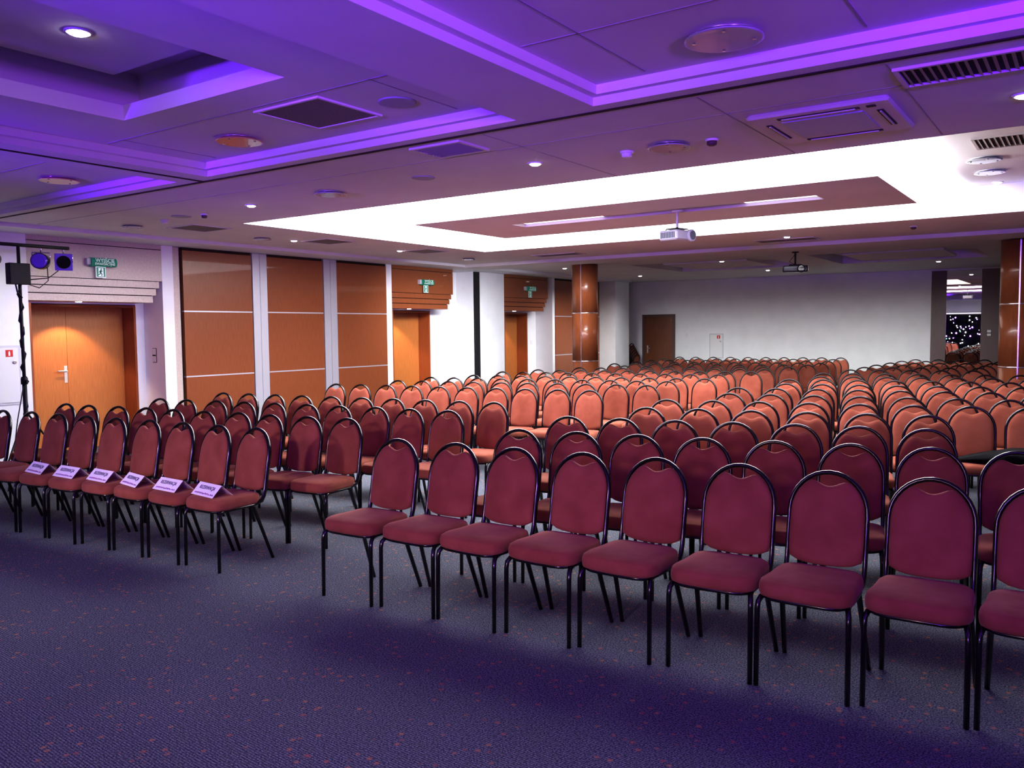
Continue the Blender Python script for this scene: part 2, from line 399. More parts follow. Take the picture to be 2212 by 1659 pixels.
glass_light(-7.82, 4.02, ZR, 'round glass ceiling light in the far left purple recess', .17, 'glass_orange_reflection')
glass_light(-1.52, 4.02, ZR, 'largest round glass ceiling light, in the purple recess at upper right', .19)
glass_light(-5.98, 5.62, ZC, 'round glass ceiling light between two lit spotlights left of centre', .15)
glass_light(-2.55, 5.67, ZC, 'round glass ceiling light between white sensor and small dark sensor', .15)
glass_light(-9.68, 5.84, ZC, 'round glass ceiling light nearest the pale canopy', .13)
glass_light(-9.6, 7.72, ZC, 'round glass ceiling light facing the first wood wall panel', .13)
glass_light(-9.5, 12.3, ZC, 'round glass ceiling light opposite the middle exit canopy', .13)
glass_light(-.95, 9.65, 3.30, 'round glass ceiling light in the white recess, beside the slotted grille', .16)
glass_light(-.97, 10.45, 3.30, 'round glass ceiling light in the white recess, farther of the two there', .15)

def speaker(x, y, z, label, r=.12):
    t = thing('ceiling_speaker', label, 'speaker', (x, y, z), 0, 'flush round ceiling speakers')
    MB().lathe([(r, 0), (r, -.006), (r * .9, -.008)], n=28).obj('grille', M['spk'], t)
speaker(-3.59, 3.95, ZR, 'flush round ceiling speaker beside the dark square perforated vent')
speaker(-4.78, 5.57, ZC, 'flush round ceiling speaker before the white recess, below the square diffuser', .10)
speaker(-8.5, 5.72, ZC, 'flush round ceiling speaker between a white sensor and a dark red one', .11)

def sensor(x, y, z, label, m, r=.045):
    t = thing('smoke_detector', label, 'detector', (x, y, z), 0, 'small round ceiling sensors')
    MB().lathe([(r * 1.15, 0), (r * 1.15, -.012), (r, -.016)], n=20).obj('base', M['white_plastic'], t)
    MB().lathe([(r * .9, -.012), (r * .85, -.038), (r * .5, -.046)], n=20).obj('cap', M[m], t)
M['sensor_dark'] = mat('sensor_dark', (.10, .05, .07), .5)
sensor(-2.89, 5.68, ZC, 'white round ceiling sensor left of a glass ceiling light', 'white_plastic', .045)
sensor(-2.23, 5.68, ZC, 'dark round ceiling sensor near the white recess edge', 'sensor_dark', .04)
sensor(-8.92, 5.78, ZC, 'white round ceiling sensor left of the flush speaker', 'white_plastic', .045)
sensor(-8.15, 5.77, ZC, 'dark red round ceiling sensor near the recess corner', 'sensor_dark', .035)
sensor(-2.0, 12.2, ZC, 'dark round ceiling sensor behind the bright recess on the right', 'sensor_dark', .04)

def square_vent(x, y, z, sx, sy, label, m='perf'):
    t = thing('ceiling_vent', label, 'vent', (x, y, z), 0, 'square perforated ceiling vents')
    f = MB(); b = .02
    f.box((-sx, -sy, 0), (sx, -sy + b, -.012)); f.box((-sx, sy - b, 0), (sx, sy, -.012)); f.box((-sx, -sy + b, 0), (-sx + b, sy - b, -.012)); f.box((sx - b, -sy + b, 0), (sx, sy - b, -.012))
    f.obj('frame', M['ceiling'], t)
    MB().box((-sx + b, -sy + b, 0), (sx - b, sy - b, -.006)).obj('perforated_panel', M[m], t)
square_vent(-4.18, 3.84, ZR, .30, .28, 'large dark square perforated vent in the purple recess')
square_vent(-9.26, 6.48, ZC, .28, .28, 'dark square perforated vent opposite the pale canopy')
square_vent(-9.22, 8.60, ZC, .28, .28, 'dark square perforated vent opposite the second wood wall panel')
square_vent(-9.13, 10.67, ZC, .28, .28, 'dark square perforated vent opposite the third wood wall panel')
square_vent(-3.85, 12.85, ZC, .45, .20, 'dark long vent behind the recess beside a lit spotlight')
square_vent(-7.8, 12.7, ZC, .45, .20, 'dark long vent behind the recess in front of the far round column')

def louvre(x, y, z, sx, sy, label, n, along='x', m='vent_white'):
    t = thing('ceiling_grille', label, 'vent', (x, y, z), 0, 'slotted ceiling grilles')
    f = MB(); b = .025
    f.box((-sx, -sy, 0), (sx, -sy + b, -.015)); f.box((-sx, sy - b, 0), (sx, sy, -.015)); f.box((-sx, -sy + b, 0), (-sx + b, sy - b, -.015)); f.box((sx - b, -sy + b, 0), (sx, sy - b, -.015))
    f.obj('frame', M[m], t)
    MB().box((-sx + b, -sy + b, 0), (sx - b, sy - b, -.002)).obj('void', M['vent_dark'], t)
    s = MB()
    for k in range(n):
        if along == 'x':
            c = -sx + b + (k + .5) * (2 * sx - 2 * b) / n; d = (2 * sx - 2 * b) / n * .26
            s.add([(c - d, -sy + b, -.003), (c + d, -sy + b, -.016), (c + d, sy - b, -.016), (c - d, sy - b, -.003)], [(0, 1, 2, 3), (3, 2, 1, 0)])
        else:
            c = -sy + b + (k + .5) * (2 * sy - 2 * b) / n; d = (2 * sy - 2 * b) / n * .26
            s.add([(-sx + b, c - d, -.003), (-sx + b, c + d, -.016), (sx - b, c + d, -.016), (sx - b, c - d, -.003)], [(0, 1, 2, 3), (3, 2, 1, 0)])
    tag(s.obj('slats', M[m], t))
louvre(-.52, 4.90, ZC, .37, .19, 'slotted white ceiling grille at the upper right edge', 17)
louvre(-.62, 8.80, 3.30, .33, .27, 'slotted ceiling grille inside the white light recess', 14)
louvre(-3.87, 4.80, ZC, .23, .18, 'small square slotted diffuser just behind the ceiling track', 9, 'y')

# cassette air conditioner
t = thing('air_conditioner', 'white square cassette air conditioner flush in the ceiling', 'air conditioner', (-1.41, 5.62, ZC))
MB().rbox((-.42, -.43, -.03), (.42, .43, 0), .03).obj('housing', M['vent_white'], t)
M['ac_panel'] = mat('ac_panel', (.42, .42, .60), .45)
MB().box((-.24, -.25, -.036), (.24, .25, -.028)).obj('intake_panel', M['ac_panel'], t)
for sx, sy, ex, ey in ((0, -.335, .24, .018), (0, .335, .24, .018), (-.33, 0, .018, .22), (.33, 0, .018, .22)):
    o = MB().box((sx - ex, sy - ey, -.034), (sx + ex, sy + ey, -.029)).obj('air_slot', M['vent_dark'], t)
    MB().box((sx - ex * (.9 if ex > .1 else .3), sy - ey * (.9 if ey > .1 else .3), -.040), (sx + ex * (.9 if ex > .1 else .3), sy + ey * (.9 if ey > .1 else .3), -.033)).obj('flap', M['vent_white'], o)
MB().box((.28, -.36, -.035), (.33, -.32, -.029)).obj('sensor_window', M['vent_dark'], t)

# ------------------------------------------------------------------ left wall furniture
def canopy(a, m, label, n):
    y0, y1 = a[0], a[0] + 1.87
    t = thing('door_canopy', label, 'canopy', (XW, y0, 2.07), 0, 'stepped veneered canopies above the exits')
    W = y1 - y0
    MB().box((-.5, 0, .32), (0, W, .765)).obj('fascia', M[m], t)
    MB().box((-.5, 0, .775), (0, W, .84)).obj('top_rail', M[m], t)
    MB().box((-.5, 0, .765), (-.008, W - .004, .775)).obj('shadow_gap', M['groove'], t)
    for k in range(3):
        z1 = .312 - k * .104
        yy = W - .043 * (k + 1)
        MB().box((-.5, 0, z1 - .092), (-.014 * (k + 1), yy, z1)).obj('stepped_band', M[m], t)
        MB().box((-.5, 0, z1), (-.014 * (k + 1) - .012, yy - .01, z1 + .012)).obj('shadow_gap', M['groove'], t)  # near-black strip paints the shade under each overhanging band
    # downlight in the soffit
    s = MB().lathe([(.042, 0), (.042, -.006), (.03, -.010)], c=(-.26, .78, .016), n=16).obj('downlight', M['lens'], t)
canopy(A1, 'glare_and_beige', 'stepped wood canopy painted pale for glare, above the nearest double door', 1)
canopy(A2, 'wood', 'red-brown stepped wood canopy above the middle exit alcove', 2)
canopy(A3, 'wood', 'red-brown stepped wood canopy above the farthest exit alcove', 3)

def alcove_door(n, a, label):
    t = tag(empty('door_%d' % n, (-11.9, a[0], 0)), label, 'door', None, 'structure')
    W = a[1] - a[0]
    lin = MB()
    lin.box((0, W, 0), (.3, W + .004, 2.04)).box((0, W - .03, 0), (.3, W, 2.05))
    lin.box((0, 0, 0), (.8, .03, 2.05)); lin.box((-.02, .03, 2.02), (.3, W - .03, 2.05))
    lin.obj('door_frame', M['jamb_wood'], t)
    h = W / 2
    for k in range(2):
        lf = MB().box((-.04, .03 + k * (h - .03) + .002, .005), (0, h + k * (h - .03) - .002, 2.02)).obj('door_leaf', M['door_wood'], t)
        if k == 0:
            hd = MB().box((0, h - .055, .96), (.008, h - .012, 1.20)).box((.008, h - .045, 1.115), (.05, h - .025, 1.135)).obj('handle_plate', M['handle'], lf)
            MB().tube([(.045, h - .035, 1.125), (.05, h - .06, 1.127), (.05, h - .165, 1.127)], .010, 8).obj('lever', M['handle'], hd)
    MB().box((-.06, 0, 0), (-.04, W, 2.05)).obj('door_backing', M['groove'], t)
alcove_door(1, A1, 'orange-brown double door under the pale canopy, lever handle on the left leaf')
alcove_door(2, A2, 'orange-brown wooden door in the middle exit alcove')
alcove_door(3, A3, 'orange-brown wooden door in the farthest exit alcove')

def exit_sign(a, label, oy=.78):
    t = thing('exit_sign', label, 'exit sign', (XW, a[0] + oy, 2.40), 0, 'green emergency exit signs on the canopies')
    MB().rbox((0, -.05, .165), (.07, .06, .255), .01).obj('bracket', M['signpink'], t)
    # rounded lamp body along y
    prof = [(.02, .15), (.075, .15), (.098, .17), (.105, .205), (.098, .24), (.075, .262), (.02, .262)]
    MB().loft([[(x, 0, z) for x, z in prof], [(x, .35, z) for x, z in prof]], cap=True, smooth=False).obj('lamp_body', M['green'], t)
    b = MB().box((.052, .07, .0), (.058, .21, .148)).obj('pictogram_plate', M['signwhite'], t)
    MB().box((.0585, .08, .01), (.0595, .20, .138)).obj('green_field', M['green'], b)
    MB().box((.0600, .105, .018), (.0606, .175, .130)).obj('doorway_symbol', M['signwhite'], b)
    r = MB(); X = .0615
    def seg(p, q, wd):
        p = Vector((X, p[0], p[1])); q = Vector((X, q[0], q[1])); d = (q - p).normalized(); nn = Vector((0, -d.z, d.y)) * wd
        r.add([p - nn, q - nn, q + nn, p + nn], [(0, 1, 2, 3), (3, 2, 1, 0)])
    seg((.140, .100), (.134, .066), .009); seg((.136, .095), (.118, .082), .004); seg((.118, .082), (.114, .068), .004)
    seg((.142, .095), (.160, .086), .004); seg((.134, .068), (.152, .050), .005); seg((.152, .050), (.148, .026), .005)
    seg((.133, .066), (.122, .046), .005); seg((.122, .046), (.104, .040), .005)
    r.add([(X, .143 + .0085 * math.cos(k * PI / 5), .113 + .0085 * math.sin(k * PI / 5)) for k in range(10)], [tuple(range(10)), tuple(range(10))[::-1]])
    r.obj('running_figure', M['green'], b)
    rot = (PI / 2, 0, PI / 2)
    text_mesh('WYJŚCIE', .070, M['signwhite'], t, loc=(.106, .18, .226), rot=(PI / 2 - .12, 0, PI / 2), sx=.95, bold=.001)
    text_mesh('EWAKUACYJNE', .044, M['signwhite'], t, loc=(.1045, .18, .180), rot=(PI / 2 + .12, 0, PI / 2), sx=.90, bold=.0005)
    return t
exit_sign(A1, 'green emergency exit sign on the pale canopy', .79)
exit_sign(A2, 'green emergency exit sign on the middle wood canopy', .80)
exit_sign(A3, 'green emergency exit sign on the farthest wood canopy', .86)

# wooden movable-wall panels with aluminium strips
def wood_panel(y0, y1, label, left=None):
    t = thing('wood_wall_panel', label, 'wall panel', (XW, y0, 0), 0, 'tall veneered wall panels')
    W = y1 - y0; gap = .012
    for z0, z1 in ((.06, .98), (1.0, 1.955), (1.975, 2.865)):
        MB().box((-.08, 0, z0), (0, W, z1)).obj('veneer_board', M['wood'], t)
    for z in (.98, 1.955):
        MB().box((-.08, 0, z), (.003, W, z + .020)).obj('metal_strip', M['silver'], t)
    MB().box((-.08, 0, 0), (-.01, W, .06)).obj('plinth', M['groove'], t)
    MB().box((-.08, 0, 2.866), (-.012, W, 2.908)).obj('top_gap', M['groove'], t)
wood_panel(7.46, 8.69, 'orange-brown tall wood wall panel nearest the pale canopy')
wood_panel(9.00, 10.20, 'orange-brown tall wood wall panel, middle of three between metal posts')
wood_panel(10.53, 11.80, 'orange-brown tall wood wall panel beside the middle exit canopy')
wood_panel(17.90, 20.17, 'dark brown wide wood wall panel behind the far round column')
for y0, y1, lb in ((8.70, 8.99, 'wide silver metal post left of the middle wood wall panel'), (10.21, 10.52, 'wide silver metal post right of the middle wood wall panel')):
    t = thing('metal_post', lb, 'post', (XW, y0, 0), 0, 'silver wall posts')
    W = (y1 - y0) / 2
    for k in range(2): MB().box((-.08, k * W + .003, 0), (.012, (k + 1) * W - .003, 2.905)).obj('post_face', M['silver'], t)
t = tag(MB().box((-.02, 0, 0), (.02, .17, 2.905)).obj('partition_post', M['matte_black'], None, (XW, 14.56, 0)), 'black vertical partition post on the white left wall between two canopies', 'post')
tag(MB().box((-.05, -.12, 0), (-.03, .0, 2.905)).obj('beige_strip', M['glare_and_beige'], None, (XW, 7.42, 0)), 'narrow beige vertical strip between the white pillar and first wood wall panel', 'strip')
tag(MB().box((-.06, 0, 0), (-.045, .03, 2.905)).obj('edge_strip', M['groove'], None, (XW, 7.42, 0)), 'thin dark vertical edge strip left of the first wood wall panel', 'strip')

# hydrant cabinets and switches
M['cab_grey'] = mat('cabinet_edge', (.62, .62, .65), .5)
def hydrant(loc, rz, label, w_=.66, h_=.74, sign=.085):
    t = thing('hydrant_cabinet', label, 'cabinet', loc, rz, 'white fire hydrant cabinets')
    # faces local -Y
    MB().box((-w_ / 2, -.012, 0), (w_ / 2, 0, h_)).obj('cabinet_frame', M['cab_grey'], t)
    d = MB().box((-w_ / 2 + .03, -.02, .03), (w_ / 2 - .03, -.012, h_ - .03)).obj('cabinet_door', M['white_plastic'], t)
    s = MB().box((w_ / 2 - .18, -.0225, h_ - .14), (w_ / 2 - .18 + sign, -.0205, h_ - .14 + sign)).obj('red_sign', M['red'], d)
    c = w_ / 2 - .18 + sign / 2; z = h_ - .14
    MB().box((c - .010, -.024, z + .012), (c + .010, -.0228, z + sign * .68)).box((c - .006, -.024, z + sign * .68), (c + .006, -.0228, z + sign * .82)).obj('extinguisher_symbol', M['signwhite'], s)
    MB().lathe([(.024, -.020), (.024, -.026), (.018, -.028)], c=(w_ / 2 - .08, 0, h_ - .21), n=20, axis='y').obj('lock', M['steel'], d)
hydrant((XW, 4.79, .77), PI / 2, 'white fire hydrant cabinet at the left edge behind the lighting stand')
hydrant((-8.47, YF, .80), 0, 'white fire hydrant cabinet on the far wall with small red sign', .40, .68, .09)

def switch(loc, rz, label, h=.15, dark=False, two=False):
    t = thing('wall_switch', label, 'switch', loc, rz, 'wall switches and controls')
    if dark: MB().rbox((-.048, -.009, -h / 2 - .006), (.048, 0, h / 2 + .006), .006).obj('back_plate', M['matte_black'], t)
    MB().rbox((-.042, -.012, -h / 2), (.042, 0, h / 2), .006).obj('plate', M['white_plastic'], t)
    if dark: MB().box((-.042, -.014, -.012), (.042, -.012, .008)).obj('display_strip', M['matte_black'], t)
    MB().box((-.028, -.016, -h / 2 + .012), (.028, -.012, -h / 2 + .05)).obj('rocker', M['white_plastic'], t)
switch((-11.35, 7.12, 1.32), 0, 'tall white wall control with dark strip beside the nearest double door', .20, True)
switch((-11.6, 14.25, 1.38), PI / 2, 'small white switch on the wall right of the middle exit', .12)
switch((-11.6, 17.55, 1.32), PI / 2, 'small white switch on the wall right of the farthest exit', .10)
switch((-9.33, YF, 1.44), 0, 'tiny white switch beside the dark door on the far wall', .09)
switch((-1.97, YF - .04, 1.46), 0, 'white double switch on the dark panel right of the mirror', .14, True)

# far wall: door, mirror, dark panels
t = tag(empty('door_4', (-10.18, YF, 0)), 'dark brown door at the left end of the far wall', 'door', None, 'structure')
MB().box((-.50, -.05, 0), (-.42, 0, 2.03)).box((.42, -.05, 0), (.50, 0, 2.03)).box((-.42, -.05, 1.96), (.42, 0, 2.03)).obj('door_frame', M['dark_wood'], t)
M['far_door'] = noise_mix(mat('far_door_veneer', rough=.35, coat=.3), (.16, .05, .02), (.22, .075, .03), 8, (18, 18, .6), 3)
lf = MB().box((-.42, -.025, .005), (.42, 0, 1.96)).obj('door_leaf', M['far_door'], t)
MB().box((-.36, -.033, .93), (-.32, -.025, 1.15)).obj('handle_plate', M['handle'], lf)
MB().tube([(-.34, -.035, 1.07), (-.34, -.07, 1.07), (-.24, -.075, 1.07)], .009, 8).obj('lever', M['handle'], lf)
for x0, x1, lb in ((-3.18, -2.86, 'tall dark brown panel left of the mirror on the far wall'), (-2.14, -1.2, 'tall dark brown panel right of the mirror, beside the near round column')):
    tag(MB().box((x0, YF - .04, 0), (x1, YF, 2.92)).obj('dark_wall_panel', M['dark_wood']), lb, 'wall panel', 'dark panels beside the mirror')
tag(MB().box((-2.86, YF - .02, 0), (-2.14, YF - .01, 2.92)).obj('wall_mirror', M['mirror']), 'tall narrow mirror on the far wall reflecting the starry stage curtain', 'mirror')

# round columns
def column(x, y, label, seam):
    t = thing('round_column', label, 'column', (x, y, 0), 0, 'round veneered columns')
    for z0, z1 in ((0, .975), (.995, 1.955), (1.975, 2.95)):
        MB().lathe([(.265, z0), (.265, z1)], n=48).obj('veneer_shell', M['wood'], t)
    for z in (.973, 1.953): MB().lathe([(.2655, z), (.268, z + .004), (.268, z + .018), (.2655, z + .024)], n=48).obj('metal_ring', M['steel'], t)
    c, s = math.cos(seam), math.sin(seam)
    sb = MB(); n = Vector((c, s, 0)); tt = Vector((-s, c, 0))
    ring = lambda z: [tuple(n * .262 - tt * .011 + Vector((0, 0, z))), tuple(n * .269 - tt * .009 + Vector((0, 0, z))), tuple(n * .269 + tt * .009 + Vector((0, 0, z))), tuple(n * .262 + tt * .011 + Vector((0, 0, z)))]
    sb.loft([ring(0), ring(2.95)], smooth=False).obj('seam_strip', M['steel'], t)
column(-8.60, 15.02, 'round brown veneered column farther away on the left', math.radians(-78))
column(-.97, 15.25, 'round brown veneered column with silver seam at the right edge', math.radians(-86))

# ------------------------------------------------------------------ projectors
def projector(loc, rz, label, body, drop, pole, black=False):
    t = thing('ceiling_projector', label, 'projector', loc, rz)
    sx, sy, sz = body
    MB().tube([(0, 0, 0), (0, 0, -drop)], .016 if black else .014, 10).obj('pole', M[pole], t)
    MB().lathe([(.06, 0), (.06, -.012), (.03, -.02)], n=20).obj('ceiling_plate', M[pole], t)
    br = MB().box((-.09, -.07, -drop - .012), (.09, .07, -drop))
    for a in (-.09, .09):
        for b in (-.07, .07): br.tube([(a, b, -drop), (a * 1.2, b * 1.2, -drop - .03)], .006, 6)
    br.obj('bracket', M['matte_black'], t)
    zt = -drop - .028
    bd = MB().rbox((-sx, -sy, zt - sz), (sx, sy, zt), .03).obj('body', M['proj_black' if black else 'proj_white'], t)
    MB().lathe([(.06, -sy - .03), (.068, -sy - .02), (.068, -sy + .01)], c=(sx * .45, 0, zt - sz / 2), n=24, axis='y').obj('lens_ring', M['matte_black' if black else 'proj_white'], bd)
    MB().lathe([(.050, -sy - .033), (.050, -sy - .0305)], c=(sx * .45, 0, zt - sz / 2), n=24, axis='y').obj('lens_glass', M['lensglass'], bd)
    v = MB()
    for k in range(9): v.box((-sx - .003, -sy * .75 + k * sy * .17, zt - sz * .8), (-sx + .002, -sy * .75 + k * sy * .17 + sy * .11, zt - sz * .2))
    v.obj('vent_slats', M['proj_grille'], bd)
    if black: MB().tube([(.0, .05, -drop), (-.10, .03, -drop * .75), (-.02, .0, -drop * .3), (0, 0, -.02)], .005, 6).obj('cable', M['cable'], t)
    return t
projector((-3.88, 8.86, ZC), math.radians(76), 'white ceiling projector hanging from the suspended tray', (.17, .13, .11), .20, 'white_plastic')
projector((-4.36, 15.05, ZC), math.radians(18), 'black ceiling projector on a black pole, farther down the hall', (.21, .15, .11), .22, 'matte_black', True)

# ------------------------------------------------------------------ lighting stand at the left edge
LX = -9.3
t = thing('lighting_stand', 'black T-bar lighting stand at the left edge in front of the white wall', 'light stand', (LX, 4.32, 0))
MB().tube([(0, 0, .75), (0, 0, 2.60)], [.017, .017], 10).obj('pole', M['matte_black'], t)
MB().tube([(0, 0, .25), (0, 0, 1.15)], .023, 10).obj('lower_tube', M['matte_black'], t)
MB().lathe([(.034, 1.12), (.034, 1.18), (.026, 1.2)], n=12).obj('collar', M['matte_black'], t)
MB().tube([(.03, .0, 1.15), (.075, 0, 1.15)], .014, 8).obj('knob', M['matte_black'], t)
MB().tube([(0, -.53, 2.585), (0, .53, 2.585)], .019, 8).obj('crossbar', M['matte_black'], t)
for k in range(3):
    a = math.radians(120 * k + 60); c, s = math.cos(a), math.sin(a)
    lg = MB().tube([(c * .02, s * .02, .80), (c * .50, s * .50, .02)], .010, 8).obj('leg', M['matte_black'], t)
    MB().tube([(0, 0, .32), (c * .28, s * .28, .37)], .006, 6).obj('brace', M['matte_black'], lg)
cb = MB(); pts = []
for k in range(26):
    z = .6 + k * .07; pts.append((.024 * math.cos(k * 1.7), .026 * math.sin(k * 1.7), z))
cb.tube(pts, .009, 6)
cb.obj('wrapped_cable', M['cable'], t)
MB().tube([(.02, -.02, 1.10), (.03, -.10, .75), (.05, -.16, .42), (.08, -.25, .02)], .006, 6).obj('hanging_cable', M['cable'], t)

def par(loc, rz, label, kind):
    t = thing('stage_light', label, 'stage light', loc, rz, 'stage lights hanging from the T-bar')
    # hangs from z=0; beam axis local -Y
    MB().tube([(0, 0, .02), (0, 0, -.05)], .008, 6).obj('hook', M['steel'], t)
    MB().tube([(-.085, 0, -.14), (-.085, 0, -.05), (.085, 0, -.05), (.085, 0, -.14)], .007, 6).obj('yoke', M['steel'], t)
    if kind == 'open':
        MB().lathe([(.082, -.10), (.085, -.095), (.085, .03), (.06, .09), (.025, .11)], c=(0, 0, -.145), n=28, axis='y').obj('can', M['steel_dark'], t)
        MB().lathe([(.078, -.101), (.060, -.108)], c=(0, 0, -.145), n=28, axis='y').obj('lens', M['purple_gel'], t)
    else:
        MB().lathe([(.070, -.08), (.072, .02), (.05, .09), (.02, .1)], c=(0, 0, -.145), n=24, axis='y').obj('can', M['matte_black'], t)
        MB().box((-.085, -.088, -.235), (.085, -.080, -.055)).obj('gel_frame', M['gel_violet'], t)
        MB().lathe([(.070, -.092), (.070, -.0885)], c=(0, 0, -.145), n=28, axis='y').obj('opening', M['void'], t)
M['steel_dark'] = mat('dark_can', (.06, .055, .09), .2, .6)
M['gel_violet'] = mat('gel_frame_violet', (.22, .17, .55), .45, .2)
M['void'] = mat('black_void', (.002, .002, .003), .9)
par((LX + .0, 4.55, 2.57), math.radians(52), 'round violet stage light hanging from the T-bar', 'open')
par((LX + .0, 4.79, 2.57), math.radians(62), 'square-framed violet stage light at the end of the T-bar', 'frame')
par((LX + .0, 4.04, 2.57), math.radians(28), 'round violet stage light cut off by the left edge', 'open')
dp = thing('dimmer_pack', 'dark square dimmer box mounted on the lighting stand pole', 'dimmer box', (LX + .02, 4.30, 2.17))
MB().rbox((-.04, -.11, 0), (.06, .10, .22), .01).obj('case', M['matte_black'], dp)
MB().tube([(0, .05, .02), (.02, .20, -.03), (.01, .30, .05), (0, .30, .28)], .005, 6).obj('cable', M['cable'], dp)
MB().tube([(.01, .08, .05), (.02, .30, .08), (.01, .42, .17), (0, .48, .28)], .005, 6).obj('cable', M['cable'], dp)
MB().tube([(.02, -.04, 0), (.03, -.03, -.08), (.02, .02, -.14)], .009, 6).obj('plug', M['cable'], dp)

# ------------------------------------------------------------------ chairs
def chair_meshes():
    D = {}
    # backrest
    def yz(v): # height along the back -> y, z
        z = v; y = .195 + (z - .43) * .155 + .35 * max(0, z - .43) ** 2 * .25
        return y, z
    hw = .173; zb = .490; zs = .722; rt_ = .176
    def dip(x): return .050 * (.5 + .5 * math.cos(PI * x / .105)) if abs(x) < .105 else 0
    out = []
    # bottom edge left->right (slightly curved), sides, arched top with notch
    for k in range(9):
        u = -1 + 2 * k / 8; rr = abs(u) ** 5 * .020
        out.append((u * (hw - .004), zb - .010 * (1 - u * u) + rr))
    out.append((hw, zb + .05)); out.append((hw + .002, zb + .13)); out.append((hw + .001, zs - .04))
    for k in range(17):
        a = PI * k / 16; x = hw * math.cos(a); z = zs + rt_ * math.sin(a)
        # notch
        z -= dip(x)
        out.append((x, z))
    out.append((-hw - .001, zs - .04)); out.append((-hw - .002, zb + .13)); out.append((-hw, zb + .05))
    # smoother notch: insert extra samples near the centre
    dense = []
    for i, p in enumerate(out):
        dense.append(p); q = out[(i + 1) % len(out)]
        if p[1] > zs + .1 and q[1] > zs + .1:
            x = (p[0] + q[0]) / 2
            z = zs + rt_ * math.sqrt(max(0, 1 - (x / hw) ** 2)) - dip(x)
            dense.append((x, z))
    out = dense; n = len(out); cz = .66
    def ring(s, dy):
        r = []
        for x, z in out:
            X, Z = x * s, cz + (z - cz) * s; y, zz = yz(Z); r.append((X, y + dy - .006 * math.cos(X / .17 * 1.3), zz))
        return r
    b = MB()
    rings = [ring(.03, -.027), ring(.5, -.0275), ring(.82, -.025), ring(.93, -.021), ring(.985, -.012), ring(1, .0), ring(.985, .011), ring(.93, .018), ring(.6, .020), ring(.03, .020)]
    b.loft(rings, cap=True, smooth=True)
    D['backrest'] = b.mesh('backrest', M['fabric'])
    # back frame
    pts = []
    aw = .182
    pts += [(-.178, .06, .412), (-.180, .13, .415), (-.182, .178, .425), (-.182, .196, .455)]
    for z in (.50, .58, .66, .72): pts.append((-aw, yz(z)[0] + .006, z))
    for k in range(1, 16):
        a = PI - PI * k / 16; z = .725 + .185 * math.sin(a); pts.append((aw * math.cos(a), yz(z)[0] + .006, z))
    for z in (.72, .66, .58, .50): pts.append((aw, yz(z)[0] + .006, z))
    pts += [(.182, .196, .455), (.182, .178, .425), (.180, .13, .415), (.178, .06, .412)]
    D['back_frame'] = MB().tube(pts, .0175, 10, sq=.66).mesh('back_frame', M['black'])
    # seat cushion
    def sring(s, z, crown=0):
        r = []
        for k in range(36):
            a = 2 * PI * k / 36; c, q = math.cos(a), math.sin(a)
            e = .38
            x = math.copysign(abs(c) ** e, c); y = math.copysign(abs(q) ** e, q)
            wx = .212 if y < 0 else .200
            r.append((x * wx * s, -.018 + y * .208 * s - (.012 * (1 - x * x) if y < 0 else 0), z + crown))
        return r
    st = MB().loft([sring(.93, .410), sring(.985, .416), sring(1, .430), sring(1, .453), sring(.975, .472), sring(.90, .483), sring(.6, .490), sring(.03, .492)], cap=True)
    D['seat'] = st.mesh('seat', M['fabric'])
    # seat frame loop
    fr = []
    for k in range(28):
        a = 2 * PI * k / 28; c, q = math.cos(a), math.sin(a); e = .42
        fr.append((math.copysign(abs(c) ** e, c) * .188, -.018 + math.copysign(abs(q) ** e, q) * .198, .405))
    sf = MB().tube(fr, .010, 8, closed=True)
    sf.box((-.18, -.10, .400), (.18, -.07, .410)).box((-.18, .07, .400), (.18, .10, .410))
    D['seat_frame'] = sf.mesh('seat_frame', M['black'])
    for s, nme in ((-1, 'L'), (1, 'R')):
        D['front' + nme] = MB().tube([(s * .183, -.135, .404), (s * .190, -.178, .400), (s * .197, -.199, .382), (s * .199, -.206, .350), (s * .200, -.212, .0)], [.0125] * 4 + [.0120], 8).mesh('leg', M['black'])
        D['rear' + nme] = MB().tube([(s * .176, .085, .400), (s * .178, .105, .392), (s * .200, .250, .0)], [.0140, .0140, .0120], 8).mesh('leg', M['black'])
    return D
CM = chair_meshes()
TOPY = .312   # arch top distance behind the origin
def place_chair(tx, ty, ang, label, group, z=0, tilt=0, name='banquet_chair'):
    # tx,ty : position of the top of the arch
    ox = tx + math.sin(ang) * TOPY; oy = ty - math.cos(ang) * TOPY
    r = bpy.data.objects.new(name, None); COL.objects.link(r); r.empty_display_size = .1
    r.location = (ox, oy, z); r.rotation_euler = (tilt, 0, ang); tag(r, label, 'chair', group)
    for nm, key in (('seat', 'seat'), ('backrest', 'backrest'), ('back_frame', 'back_frame'), ('seat_frame', 'seat_frame'),
                    ('leg', 'frontL'), ('leg', 'frontR'), ('leg', 'rearL'), ('leg', 'rearR')):
        o = bpy.data.objects.new(nm, CM[key]); COL.objects.link(o); o.parent = r
    return r
ORD = ['first', 'second', 'third', 'fourth', 'fifth', 'sixth', 'seventh', 'eighth', 'ninth', 'tenth', 'eleventh', 'twelfth', 'thirteenth', 'fourteenth', 'fifteenth', 'sixteenth', 'seventeenth', 'eighteenth']
